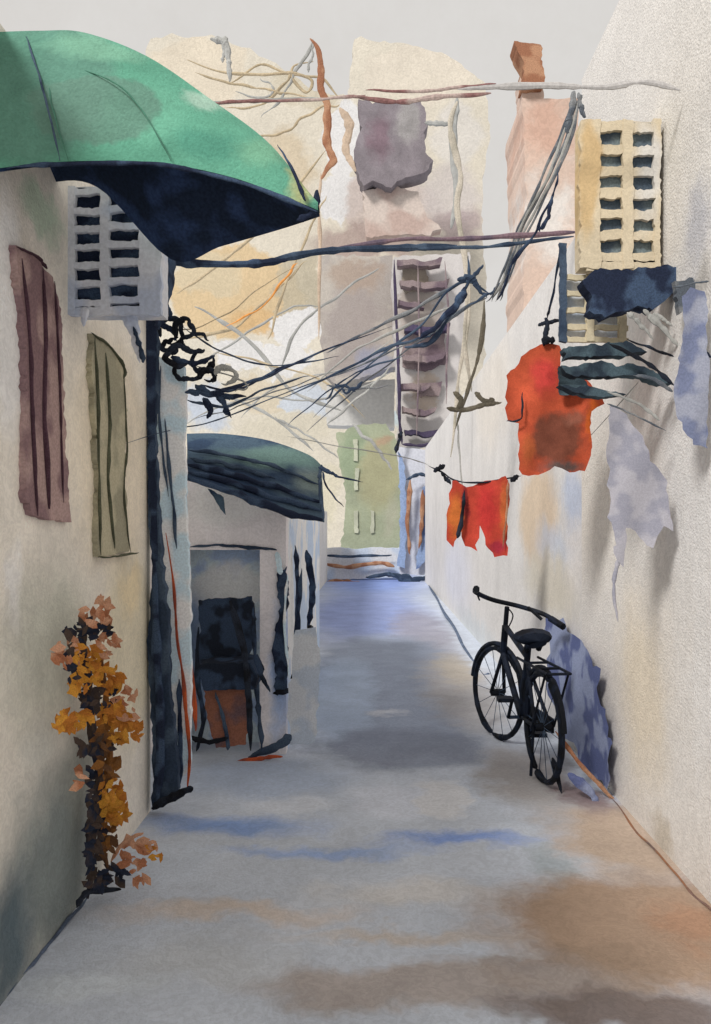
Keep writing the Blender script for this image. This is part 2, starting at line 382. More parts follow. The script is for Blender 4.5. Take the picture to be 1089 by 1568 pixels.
# chair
ch=empty('chair')
CB=mat('chair_leather',(32,38,50),var=.4,vs=9,second=(54,68,90),g=.9)
CR=mat('chair_wood',(126,84,68),var=.3,vs=7,second=(92,72,74),g=1.3)
b=Part(); slab(b,[(302,920),(340,916),(384,915),(392,950),(388,990),(374,1012),(320,1016),(300,1010),(306,960)],P(5.32),(0,.05,0),CB,4,9,21); b.done('backrest',ch)
b=Part(); slab(b,[(300,1018),(384,1014),(394,1040),(390,1055),(312,1058)],P(5.05),(0,.32,0),CB,2,9,22); b.done('seat',ch)
b=Part(); slab(b,[(312,1050),(384,1046),(380,1100),(376,1140),(330,1145),(318,1100)],P(5.12),(0,.03,0),CR,3,9,23); b.done('apron',ch)
b=Part()
stroke(b,[(304,960),(302,1040),(312,1100),(300,1150)],P(5.06),[4,4],CB); stroke(b,[(352,920),(372,990),(380,1060),(384,1150)],P(5.0),[7,4],BLACK)
stroke(b,[(388,930),(392,1010),(414,1060)],P(5.04),[4,3],CB); stroke(b,[(330,1060),(344,1110),(350,1150)],P(5.1),3,SLATE); stroke(b,[(392,1030),(396,1090),(402,1150)],P(5.3),4,SLATE)
stroke(b,[(290,1128),(320,1136),(350,1130)],P(5.03),4,BLACK); b.done('legs',ch)

# ---------- climbing plant ----------
LO=mat('leaf_ochre',(186,132,54),var=.3,vs=12,second=(166,106,48),g=1.3)
LOR=mat('leaf_rust',(160,106,78),var=.3,vs=12,second=(182,138,112),g=1.25)
LD=mat('leaf_dark',(40,46,62),var=.3,vs=12,second=(76,64,58),g=1.0)
LDK=mat('leaf_brown',(128,86,46),var=.3,vs=12,second=(96,68,48),g=1.15)
b=Part()
def wl(u,v,off):
    f=LW(off); p=f(u,v)
    if p.y>3.42: p=P(3.42)(u,v)
    return p
def near(u,v): return wl(u,v,.07)
stroke(b,[(138,1372),(140,1290),(150,1200),(140,1100),(128,1020),(125,940)],near,[9,6],LD,jit=6)
stroke(b,[(160,1330),(156,1240),(168,1150),(160,1060),(150,970)],near,[7,4],LDK,jit=5)
stroke(b,[(170,1320),(190,1290),(220,1275)],near,3,LOR); stroke(b,[(118,1390),(135,1366),(185,1362)],near,6,BLACK)
cl=[(150,940,26,22,LOR,26),(125,965,24,16,LD,30),(150,965,20,14,LD,18),(106,998,18,26,LOR,14),(135,1010,24,24,LO,46),(165,1040,24,22,LO,40),(165,990,16,24,LOR,20),(112,1015,10,34,LD,24),
 (150,1065,30,20,LD,34),(120,1045,16,16,LO,20),(195,1075,16,30,LOR,22),(105,1105,24,16,LO,50),(165,1095,36,16,LO,50),(190,1120,28,20,LO,46),(145,1140,30,16,LD,40),(165,1130,20,20,LDK,20),
 (165,1170,16,22,LDK,26),(170,1215,20,22,LO,34),(176,1245,18,20,LO,34),(142,1210,8,50,LD,26),(146,1275,14,30,LD,30),(165,1290,16,30,LDK,24),(200,1310,20,26,LOR,20),(232,1300,22,24,LOR,7),(240,1305,18,14,LO,7),
 (150,1348,20,14,LD,30),(178,1340,20,14,LD,12),(140,1320,10,26,LD,18),(90,1000,8,20,LOR,6),(122,1190,6,20,LOR,6),(214,1345,14,8,LOR,5)]
for (u,v,ru,rv,m,n) in cl:
    for i in range(n):
        a=random.uniform(0,6.28); q=math.sqrt(random.random()); off=random.uniform(.03,.2)
        c=wl(u+ru*q*math.cos(a),v+rv*q*math.sin(a),off)
        s=random.uniform(4,12)*c.y/F; th=random.uniform(0,6.28); tl=random.uniform(-.4,.4)
        d=Vector((math.cos(th),tl*.5,math.sin(th))).normalized(); w=d.cross(Vector((.3*tl,-1,.2))).normalized()
        k=random.uniform(.4,.75)
        b.add([c-d*s,c-d*s*.2+w*s*k,c+d*s*.6+w*s*k*.6,c+d*s*1.2,c+d*s*.4-w*s*k*.8,c-d*s*.5-w*s*k*.6],[(0,1,2,3,4,5)],m)
b.done('climbing_plant')

# ---------- right side houses ----------
rh=empty('right_house')
RMp=[pw(RW(),990,1060,60,220,(204,190,166),.2,.7),pw(RW(),1060,700,60,300,(206,205,204),.3,.6),pw(RW(),1070,350,36,90,(168,168,174),.2,.8),
     pw(RW(),1010,250,60,120,(206,202,194),.3,.6),pw(RW(),920,760,60,200,(206,200,190),.3,.7),pw(RW(),1015,1285,26,40,(176,166,150),.2,.7),
     pw(RW(),930,1060,50,120,(196,190,184),.3,.6),pw(RW(),1075,440,30,60,(146,142,138),.1,.7),pw(RW(),1075,1000,24,300,(208,206,204),.3,.6)]
RM=mat('right_house_plaster',(204,200,195),RMp,var=.05,vs=2,warp=.09,g=1.12,gs=90,grain=.6)
b=Part(); box(b,(XR,-2,0),(5,5.4,4.6),RM); b.done('walls',rh)
mh=empty('middle_house')
MMp=[pw(RW(),828,790,40,100,(200,178,150),.5,.8),pw(RW(),850,835,40,50,(176,184,198),.2,.7),pw(RW(),880,760,30,60,(168,182,206),.2,.7),pw(RW(),850,900,60,70,(190,182,164),.3,.7),
     pw(RW(),705,880,30,90,(198,200,210),.3,.7),pw(RW(),760,600,40,120,(206,198,186),.3,.6),pw(RW(),740,980,50,40,(186,192,196),.2,.7)]
MM=mat('middle_house_plaster',(204,201,198),MMp,var=.06,vs=2,warp=.1,g=1.1,gs=90)
b=Part(); box(b,(XR+.003,5.4,0),(5,21.4,3.6),MM); b.done('walls',mh)
PK=mat('pink_plaster',(200,178,164),[pf(8,835,190,60,80,(196,160,142),.2,.8),pf(8,840,330,60,90,(208,203,198),.3,.95)],var=.08,vs=1,warp=.2,g=.95)
b=Part(); slab(b,[(800,150),(886,150),(884,360),(884,520),(800,520),(806,300)],P(8),(0,1.0,0),PK,3,16,31); b.done('roof_room',mh)
b=Part(); slab(b,[(786,60),(812,66),(830,68),(833,130),(816,128),(800,130),(803,95)],P(7.9),(0,.25,0),BROWN,4,8,32)
slab(b,[(798,118),(832,126),(832,152),(800,152)],P(8.05),(0,.3,0),PK,2,8,33); b.done('chimney',mh)

OC=mat('balcony_ochre',(204,190,164),[pf(3.85,990,260,30,120,(206,203,198),.3,.9),pf(3.85,903,270,22,120,(198,170,126),.5,.9)],var=.1,vs=5,warp=.04,g=.92)
OD=mat('balcony_shadow',(74,86,98),var=.35,vs=6,second=(108,120,124))
rows=[]
for i,y in enumerate([186,222,254,288,320,352,386]):
    rows.append((y,y+14,916,966)); rows.append((y+2,y+15,962,1006))
rows.append((400,414,900,1010))
vent_bay(rh,3.85,[(888,920),(954,970),(1002,1012)],rows,(888,184,1012,412),OC,OD,.12,3.4,seed=60)
OC2=mat('balcony_ochre_lower',(208,196,168),var=.1,vs=5,g=.92)
b=Part()
for i,(a,c) in enumerate([(858,868),(898,910),(948,960)]):
    slab(b,[(a,372+i*46),(c,372+i*46),(c,522),(a,522)],P(3.95),(0,.03,0),OC2 if i else SLATE,2,9,70+i)
for i,y in enumerate([420,444,470,496,515]):
    slab(b,[(862,y),(962,y+2),(962,y+10),(862,y+8)],P(3.956),(0,.02,0),OC2,2,9,80+i)
slab(b,[(866,430),(956,430),(956,516),(866,516)],P(4.0),(0,.04,0),WS,1,9,90)
b.done('vent_block_panel',rh)
b=Part(); slab(b,[(892,430),(910,415),(960,412),(1044,408),(1040,440),(1020,455),(1000,476),(970,470),(950,478),(924,486),(902,476),(908,455)],P(3.72),(0,.1,0),NAVY,6,10,35)
slab(b,[(1034,430),(1062,425),(1070,450),(1040,480)],P(3.5),(0,.04,0),WIRE,4,8,36)
for a,c,r in [((960,478),(1000,520),5),((985,474),(1040,532),6),((1000,480),(1030,500),4)]:
    stroke(b,[a,((a[0]+c[0])/2+3,(a[1]+c[1])/2),c],P(3.7),[r,r*.4],WIREL)
b.done('window_shade')
TEAL=mat('shade_teal',(70,86,94),var=.3,vs=8,second=(42,52,62))
b=Part()
slab(b,[(862,534),(905,526),(960,524),(990,538),(960,546),(900,546),(868,550)],P(3.7),(0,.08,0),TEAL,5,9,37)
slab(b,[(862,560),(920,554),(990,562),(1034,586),(1020,588),(960,572),(920,578),(870,570)],P(3.66),(0,.08,0),TEAL,5,9,38)
slab(b,[(858,592),(900,590),(930,598),(960,604),(930,608),(900,606)],P(3.64),(0,.08,0),TEAL,3,9,39)
stroke(b,[(930,525),(990,555),(1032,590)],P(3.6),[3,4],BLACK); stroke(b,[(960,520),(1010,538),(1032,546)],P(3.6),[2,2],BLACK)
stroke(b,[(970,575),(1000,580),(1030,600)],P(3.6),[2,4],WIRE); stroke(b,[(930,600),(980,620),(1010,644)],P(3.6),[2,3],WIREL); stroke(b,[(1050,505),(1075,535),(1089,548)],P(3.3),[4,2],NAVY)
b.done('window_shade')

# ---------- laundry ----------
LG=mat('shadow_grey_lavender',(150,150,162),var=.16,vs=9,second=(172,170,178),g=.9)
LB=mat('cloth_blue_grey',(120,128,156),var=.2,vs=8,second=(158,162,178),g=.8)
b=Part(); cloth(b,[(934,622),(955,632),(985,668),(998,705),(1020,735),(1030,815),(1014,806),(1002,838),(975,815),(958,806),(955,870),(944,850),(936,800),(930,700)],P(3.62),LG,fold=.01,seed=1,amp=6)  # cloth shape modelled in place of a grey-lavender shadow
stroke(b,[(930,618),(960,630),(1020,660)],P(3.62),1.5,WIRE); stroke(b,[(948,850),(940,900),(946,952)],P(3.62),[4,1.5],LG); b.done('shadow_cloth',smooth=True)
b=Part(); cloth(b,[(1046,455),(1060,440),(1083,446),(1080,500),(1086,560),(1082,688),(1060,680),(1046,660),(1038,640),(1034,600),(1044,540)],P(3.28),LB,fold=.01,seed=2,amp=6)
stroke(b,[(1030,440),(1070,432),(1086,430)],P(3.28),1.5,WIRE); b.done('hanging_sheet',smooth=True)
YS=4.4
sp=[pf(YS,835,575,36,44,(204,70,66),.2,.9),pf(YS,800,600,28,40,(212,96,66),.2,.85),pf(YS,852,672,50,48,(116,72,58),.6,.9),pf(YS,908,640,14,60,(220,108,50),.3,.9),pf(YS,860,715,50,14,(86,84,82),.2,.9),pf(YS,808,690,18,36,(180,98,58),.2,.8),pf(YS,880,640,24,18,(140,92,76),.3,.8)]
SM=mat('shirt_red',(194,88,60),sp,var=.2,vs=10,warp=.025,ws=12,g=.84)
b=Part(); cloth(b,[(812,532),(836,526),(858,530),(862,565),(895,582),(922,606),(926,618),(906,630),(906,700),(898,722),(870,724),(850,716),(826,726),(800,728),(793,700),(794,650),(778,645),(773,600),(777,575)],P(YS),SM,fold=.015,seed=5,amp=5)
slab(b,[(856,560),(880,566),(905,590),(880,605),(858,604)],P(YS-.05),(0,.01,0),TEAL,3,8,41)
stroke(b,[(836,486),(838,500),(832,530)],P(YS),[3,4],BLACK); stroke(b,[(824,498),(838,494),(858,490)],P(YS),3,BLACK); stroke(b,[(828,520),(850,522)],P(YS-.02),6,BLACK)
stroke(b,[(776,645),(798,640),(800,600)],P(YS-.04),1.5,BLACK)
b.done('hanging_shirt',smooth=True)
YT=6.0
tp=[pf(YT,698,790,18,50,(220,124,62),.3,.95),pf(YT,745,780,22,60,(194,56,56),.3,.8),pf(YT,762,838,20,16,(170,50,70),.2,.85),pf(YT,712,770,8,50,(130,44,50),.3,.85),pf(YT,772,780,10,60,(206,112,64),.3,.85)]
TM=mat('shorts_red',(200,76,60),tp,var=.2,vs=9,warp=.025,ws=10,g=.84)
b=Part(); cloth(b,[(690,738),(716,742),(745,738),(776,730),(780,740),(776,790),(778,850),(760,852),(742,832),(736,806),(730,842),(712,836),(704,812),(694,838),(682,830),(686,790)],P(YT),TM,fold=.018,seed=7,amp=5)
stroke(b,[(778,735),(776,780),(770,840)],P(YT-.03),[2,1.5],BROWN); stroke(b,[(712,750),(708,790),(700,825)],P(YT-.04),[2,4],BLACK)
stroke(b,[(655,712),(675,722),(700,736),(740,738),(785,732),(798,728)],P(YT),1.2,BLACK); stroke(b,[(664,722),(682,712)],P(YT),4,BLACK); stroke(b,[(782,738),(794,728)],P(YT),4,BLACK)
stroke(b,[(676,722),(690,742)],P(YT),3,BLACK)
b.done('hanging_shorts',smooth=True)
b=Part()
stroke(b,[(798,728),(870,700),(1000,560)],[6.0,5.2,4.1],.8,WIREL); stroke(b,[(655,712),(620,700),(560,690),(440,668)],[6.0,5.8,5.6,5.45],.8,WIREL); stroke(b,[(838,488),(846,455),(858,375)],[4.4,4.2,3.95],1.6,NAVY); b.done('clothesline')

TP=mat('shadow_blue_grey',(96,106,148),var=.22,vs=6,second=(146,156,186),g=.9)  # colour of the bicycle's shadow, modelled as a folded sheet on the wall
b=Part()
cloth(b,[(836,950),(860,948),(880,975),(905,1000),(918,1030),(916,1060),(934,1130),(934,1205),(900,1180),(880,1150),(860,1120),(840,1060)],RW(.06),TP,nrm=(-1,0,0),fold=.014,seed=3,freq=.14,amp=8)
b.done('bicycle_shadow_sheet',smooth=True)
b=Part()
stroke(b,[(850,1120),(890,1172),(930,1215),(950,1245)],P(4.62),[4,3],BROWN); stroke(b,[(846,1160),(860,1215)],P(4.7),[6,3],BLACK)
stroke(b,[(870,1185),(905,1215),(925,1255)],P(4.58),[9,5],TP)  # carries the bicycle's painted shadow colour down to the paving
b.done('plank')

# ---------- bicycle ----------
bk=empty('bicycle')
BI=mat('bicycle_black',(20,24,32),var=.4,vs=14,g=.6,second=(32,40,56),rough=.6)
o=Vector((1.05,4.9,0)); ang=math.radians(7); d=Vector((-math.sin(ang),math.cos(ang),0)); w=Vector((d.y,-d.x,0))
def Q(s,h,l=0): return o+d*s+w*l+Vector((0,0,h))
def wheel(name,s,steer=0):
    b=Part(); dd=(d*math.cos(steer)+w*math.sin(steer)); R=.325; c=Q(s,R+.018)
    pts=[c+dd*(math.cos(a)*R)+Vector((0,0,math.sin(a)*R)) for a in [2*math.pi*i/40 for i in range(40)]]
    tube(b,pts,[.02+.012*noise.noise(Vector((i*.4,s,3))) for i in range(40)],BI,closed=True,flat=1)
    for i in range(14):
        a=2*math.pi*i/14; tube(b,[c,c+dd*(math.cos(a)*R)+Vector((0,0,math.sin(a)*R))],.0024,SLATE,4)
    tube(b,[c-w*.05,c+w*.05],.026,BI)
    R2=R+.035; tube(b,[c+dd*(math.cos(a)*R2)+Vector((0,0,math.sin(a)*R2)) for a in [math.radians(10+i*9) for i in range(19)]],.02,BI,6,flat=1)
    b.done(name,bk)
wheel('rear_wheel',0); wheel('front_wheel',1.0,-.28)
b=Part()
def fr(a,c,r=.014,m=BI): tube(b,[a,a.lerp(c,.5),c],r*1.25,m)
hub=Q(0,.343);bb=Q(.43,.30);st=Q(.28,.80);hd=Q(.80,.86);hl=Q(.86,.66);fh=Q(1.0,.343)
for l in (-.05,.05):
    fr(hub+w*l,bb,.010); fr(hub+w*l,Q(.30,.68),.010); fr(hl,fh+w*l,.011)
fr(bb,st,.017); fr(bb,hl,.018); fr(Q(.30,.72),hd,.016); fr(hd,hl,.02); fr(hd,Q(.76,1.0),.014)
for l in (-.07,.07): fr(Q(.30,.72,l),Q(-.28,.72,l),.007); fr(Q(-.25,.72,l),hub+w*l,.006)
for s in (-.28,-.1,.1): fr(Q(s,.72,-.07),Q(s,.72,.07),.007)
cg=[Q(.0,.30,.06),Q(.0,.39,.06),Q(.46,.38,.06),Q(.50,.30,.06),Q(.46,.22,.06)]
b.add(cg+[x+w*.012 for x in cg],[(0,1,2,3,4),(9,8,7,6,5),(0,1,6,5),(1,2,7,6),(2,3,8,7),(3,4,9,8),(4,0,5,9)],BI)
fr(Q(.05,.03,-.06),hub-w*.06,.008)
b.done('frame',bk)
b=Part(); tube(b,smoothpts([Q(.60,1.14,-.27),Q(.70,1.11,-.24),Q(.78,1.05,-.1),Q(.78,1.0,.1),Q(.68,.95,.25),Q(.52,.90,.30)],6),.017,BI)
tube(b,[Q(.66,1.13,-.25),Q(.54,1.15,-.28)],.024,BI); tube(b,[Q(.62,.93,.27),Q(.48,.89,.31)],.024,BI)
tube(b,smoothpts([Q(.78,1.0,0),Q(.88,.92,.08),Q(.95,.8,.05)],5),.005,BI); tube(b,[Q(.76,1.05,-.2),Q(.74,1.14,-.24)],.006,BI)
tube(b,[Q(.72,1.0,.14),Q(.66,.92,.22)],.012,BI); b.done('handlebar',bk)
b=Part()
pr=[(.10,.06,.83),(.15,.11,.86),(.20,.13,.87),(.26,.11,.862),(.32,.055,.85),(.38,.032,.85),(.44,.016,.845)]
tube(b,[Q(a,h) for a,r,h in pr],[r for a,r,h in pr],BI,12,flat=.42)
tube(b,[Q(.16,.83,-.04),Q(.2,.79,-.04)],.02,BI); tube(b,[Q(.16,.83,.04),Q(.2,.79,.04)],.02,BI); b.done('saddle',bk)
b=Part(); tube(b,[Q(.43,.30,-.09),Q(.43,.30,.09)],.012,NAVY); fr(Q(.43,.30,.09),Q(.52,.16,.09),.009); fr(Q(.43,.30,-.09),Q(.34,.44,-.09),.009)
box(b,tuple(Q(.52,.145,.09)-Vector((.01,.04,0))),tuple(Q(.52,.17,.19)+Vector((.01,.04,0))),BI); box(b,tuple(Q(.34,.43,-.19)-Vector((.0,.04,0))),tuple(Q(.34,.455,-.09)+Vector((.0,.04,0))),BI)
c=Q(.43,.30,.05); tube(b,[c+d*(math.cos(a)*.09)+Vector((0,0,math.sin(a)*.09)) for a in [i*.524 for i in range(12)]],.006,NAVY,5,closed=True); b.done('pedals',bk)

# ---------- far end of the alley ----------
D=34.0
SKYC=(216,214,212)
dp=[pf(D,300,110,90,60,(212,200,180),.8,.8),pf(D,470,130,60,40,(196,186,164),.7,.7),pf(D,640,110,100,50,(214,204,188),.8,.8),
 pf(D,530,215,34,66,SKYC,.88,1),pf(D,520,300,46,40,SKYC,.88,1),pf(D,440,250,50,60,(196,180,154),.6,.8),pf(D,600,320,80,60,(196,182,174),.8,.9),pf(D,690,300,60,60,(198,190,186),.5,.8),
 pf(D,700,210,50,60,(210,205,198),.6,.8),
 pf(D,560,370,110,36,(168,150,142),.5,.9),pf(D,700,345,60,30,(164,148,148),.4,.8),
 pf(D,360,450,105,74,(206,182,144),.88,.95),pf(D,320,420,60,40,(202,188,160),.7,.8),pf(D,400,490,60,30,(204,168,120),.5,.7),pf(D,460,450,40,64,(182,172,150),.85,.85),
 pf(D,460,500,50,34,SKYC,.88,1),pf(D,370,545,44,22,SKYC,.85,.95),pf(D,440,550,44,26,SKYC,.85,.95),pf(D,520,590,50,40,(198,190,176),.7,.8),
 pf(D,420,600,84,30,(204,192,170),.8,.9),pf(D,470,612,44,28,(196,202,210),.85,.95),pf(D,440,655,90,30,(204,196,178),.7,.85),pf(D,575,640,40,30,(184,198,202),.7,.85),pf(D,320,620,50,44,(182,190,202),.6,.9),
 pf(D,505,760,30,60,(208,200,178),.7,.9),pf(D,320,330,40,60,SKYC,.6,.7)]
DM=mat('distant_plaster',(210,202,186),dp,var=.06,vs=.5,warp=.45,ws=.6,g=.9,grain=.3,gs=14)
b=Part(); slab(b,[(228,62),(262,55),(330,58),(380,74),(430,104),(480,138),(534,148),(540,62),(556,58),(640,70),(700,92),(745,130),(748,210),(738,300),(742,400),(742,840),(180,840),(200,500),(200,300)],P(D),(0,6,0),DM,5,14,51)
b.done('distant_building')
TW=mat('tank_grey_violet',(136,128,132),[pf(30,580,210,24,50,(126,106,114),.3,.9),pf(30,625,190,24,40,(156,152,150),.5,.9)],var=.2,vs=1.2,warp=.25,ws=1,g=.85,grain=0)
b=Part(); slab(b,[(548,152),(570,158),(600,152),(622,160),(645,150),(656,190),(648,232),(664,246),(660,262),(634,268),(610,276),(600,286),(572,278),(556,286),(548,262),(544,230),(552,200)],P(30),(0,1,0),TW,5,10,52)
TWB=mat('tank_stand',(186,164,154),var=.12,vs=.8,second=(204,190,180),g=.88)
slab(b,[(556,292),(600,282),(640,296),(652,330),(676,352),(640,360),(560,362)],P(30.5),(0,.6,0),TWB,5,10,53)
stroke(b,[(700,150),(694,220),(700,290),(690,350)],P(29),[6,5],WIREL); stroke(b,[(690,190),(650,188)],P(29),4,WIREL)
b.done('water_tower')
GV=mat('facade_grey_violet',(170,162,156),[pf(27,540,500,60,90,(160,150,146),.5,.85),pf(27,540,420,60,30,(168,150,136),.5,.8),pf(27,570,560,44,40,(150,152,170),.5,.8)],var=.16,vs=1,warp=.3,ws=1,g=.86,grain=0,second=(188,180,170))
b=Part(); slab(b,[(488,392),(540,388),(602,390),(604,480),(606,560),(560,576),(520,592),(496,572),(490,500)],P(27),(0,1,0),GV,5,10,54)
slab(b,[(500,590),(604,580),(604,655),(500,650)],P(28.5),(0,1,0),mat('cream_wall',(206,204,200),var=.06,vs=.5,g=.88),2,14,55)
b.done('grey_building')
BV=mat('balcony_violet',(118,102,110),var=.25,vs=1.4,second=(150,134,134),g=.82)
BVD=mat('balcony_dark_violet',(76,68,90),var=.3,vs=1,g=.85)
b=Part()
slab(b,[(600,392),(722,388),(716,480),(706,560),(700,640),(690,684),(612,684),(606,560)],P(25.6),(0,1,0),mat('balcony_wall',(202,197,194),[pf(25.6,640,480,40,60,(180,168,158),.7,.8),pf(25.6,650,600,30,40,(190,172,154),.5,.7)],var=.1,vs=1,warp=.3,grain=0,g=.86),5,12,56)
for i,(y,x0,x1) in enumerate([(400,608,678),(432,612,690),(464,610,650),(500,620,690),(545,616,684),(590,612,660),(628,616,668),(662,620,680)]):
    h=[8,9,7,10,9,8,7,6][i]
    slab(b,[(x0,y-4),(650,y),(x1,y-5),(x1-4,y+h-3),(650,y+h),(x0,y+h*.6)],P(25.0),(0,.4,0),BVD if i in(3,7) else BV,3.5,8,200+i)
slab(b,[(618,505),(680,505),(684,560),(640,570),(616,560)],P(25.4),(0,.1,0),BV,5,8,230); slab(b,[(614,400),(650,402),(660,440),(620,448)],P(25.4),(0,.1,0),mat('balcony_olive',(150,140,128),g=.86),4,8,231)
slab(b,[(640,585),(676,585),(672,606),(642,608)],P(25.4),(0,.1,0),BV,3,8,232)
stroke(b,[(604,398),(606,480),(610,560),(612,640),(616,680)],P(24.9),[2.5,3],BVD); stroke(b,[(682,400),(686,480),(684,560),(684,620)],P(24.9),[1.6,1.6],BV); stroke(b,[(616,680),(650,682),(690,668)],P(24.9),2.5,BVD); stroke(b,[(640,400),(642,520),(638,670)],P(24.9),[1.2,1.2],BV)
b.done('balcony_building')
GR=mat('green_plaster',(166,172,146),[pf(24,580,720,40,70,(172,168,134),.5,.85),pf(24,540,700,24,60,(148,162,134),.5,.8),pf(24,600,790,20,50,(178,176,156),.3,.7),pf(24,590,672,24,14,(180,152,128),.3,.8)],var=.12,vs=1.2,warp=.2,ws=1,grain=0,g=.84)
b=Part(); slab(b,[(516,664),(550,650),(590,650),(606,664),(612,720),(618,780),(612,840),(560,846),(524,840),(530,780),(524,720)],P(24),(0,2,0),GR,5,10,57)
WP=mat('window_pale',(192,194,172),g=.86)
for x,y in [(545,690),(546,735),(570,800),(546,800)]: slab(b,[(x-3,y-18),(x+3,y-18),(x+3,y+16),(x-3,y+16)],P(23.95),(0,.04,0),WP,1.8,6,x)
b.done('green_house')
FW=mat('end_wall_white',(186,198,214),var=.12,vs=1.4,second=(210,211,213),g=.95)
b=Part()
slab(b,[(486,838),(540,840),(620,838),(622,884),(486,888)],P(22.2),(0,.3,0),FW,2,10,58)
stroke(b,[(490,862),(530,868),(580,862),(604,868)],P(22.0),[3,3],BROWN); stroke(b,[(494,850),(540,852),(600,850)],P(22.0),2,SLATE); stroke(b,[(500,892),(530,890),(560,896)],P(21.6),[4,2],BROWN); stroke(b,[(560,884),(600,880),(620,890)],P(21.6),[3,5],SLATE)
b.done('end_wall')
BL=mat('gate_blue',(104,124,168),var=.2,vs=1.4,second=(146,166,200),g=.9); WB=mat('gate_white',(204,206,214),var=.06,vs=1,g=.95)
b=Part()
slab(b,[(606,684),(664,690),(706,700),(662,716),(664,780),(660,830),(650,880),(612,880),(618,760),(612,720)],P(22),(0,.2,0),WB,2,9,59)
slab(b,[(610,690),(620,712),(624,800),(620,870),(608,866),(614,780)],P(21.8),(0,.1,0),BL,3,8,60)
slab(b,[(646,745),(662,740),(664,800),(650,860),(638,872),(644,800)],P(21.8),(0,.1,0),BL,3,8,61)
stroke(b,[(628,735),(624,800),(628,850)],P(21.7),[4,2],BROWN); stroke(b,[(648,750),(646,800),(642,840)],P(21.7),[4,2],BROWN); stroke(b,[(622,735),(645,726),(662,738)],P(21.7),2.5,SLATE)
stroke(b,[(606,880),(630,888),(655,885)],P(21.5),[6,4],SLATE); stroke(b,[(606,694),(612,672),(616,660)],P(21.7),3,BLACK)
b.done('gate')
b=Part(); box(b,(-1.5,9,0),(XL-.01,22,1.9),mat('garden_wall_cream',(200,196,188),var=.08,vs=1,g=1.2)); b.done('garden_wall')

# ---------- poles, beams, overhead cables ----------
b=Part(); RB=mat('beam_red_grey',(128,94,92),var=.35,vs=5,second=(168,150,144))
stroke(b,[(250,162),(325,158),(420,153),(500,150)],P(3.6),3,WIREL); stroke(b,[(325,158),(380,155),(480,153),(560,145)],P(3.58),[2.5,3],RB)
stroke(b,[(530,146),(600,156),(660,150),(752,143)],P(3.59),[4,4],RB); stroke(b,[(560,138),(640,140),(700,134),(760,128)],P(3.6),[2.5,2.5],RB)
stroke(b,[(700,136),(820,130),(920,134),(985,126),(1042,138)],P(3.6),[5,5],mat('beam_grey',(176,173,171),var=.2,vs=4))
b.done('overhead_beam')
b=Part(); PV=mat('beam_violet',(122,102,110),var=.3,vs=4,second=(92,82,96))
stroke(b,[(240,404),(300,404),(380,405),(440,398)],[4.44,4.5,4.6,4.7],[5,6],NAVY); stroke(b,[(400,402),(500,384),(600,380),(700,376)],[4.65,4.8,4.95,5.1],[5,6],SLATE)
stroke(b,[(480,388),(600,368),(700,366),(800,360),(888,356)],[4.8,4.95,5.1,5.2,5.36],[3,5],PV); stroke(b,[(640,380),(740,378),(810,370),(880,362)],[5,5.1,5.2,5.3],[5,3],SLATE)
stroke(b,[(250,390),(290,375),(340,368)],[4.45,4.5,4.6],[7,3],NAVY)
b.done('overhead_beam')
PO=mat('pole_ochre',(190,170,150),var=.2,vs=3,g=.9)
b=Part(); stroke(b,[(476,60),(488,85),(492,130),(502,165),(498,205),(510,245),(492,275)],P(9),[5,7],BROWN,jit=5,flat=.3)
stroke(b,[(492,265),(488,330),(490,400),(488,520)],P(9.02),[3,2],PO); stroke(b,[(520,165),(534,190),(530,230),(545,262)],P(9),[7,5],PO,flat=.3); b.done('utility_pole')
b=Part(); OL=mat('pole_olive',(160,154,140),var=.25,vs=3,second=(182,174,160)); OLD=mat('pole_dark_olive',(96,90,78),var=.3,vs=4)
stroke(b,[(700,155),(690,200),(704,260),(700,320),(715,420),(712,520),(700,600),(690,700)],P(11),[6,3],OL,jit=4)
stroke(b,[(742,460),(738,520),(725,570),(712,612),(696,660)],P(7.5),[4,2],OLD); stroke(b,[(684,624),(710,628),(745,620),(768,616)],P(7.5),[5,3],OLD)
stroke(b,[(694,600),(706,612),(700,628)],P(7.5),4,OLD); stroke(b,[(728,600),(742,614),(758,612)],P(7.5),4,OLD); stroke(b,[(716,440),(712,520),(722,600)],P(7.6),2.5,OL); stroke(b,[(700,640),(704,700),(712,800)],P(7.6),1.5,WIREL)
b.done('utility_pole')

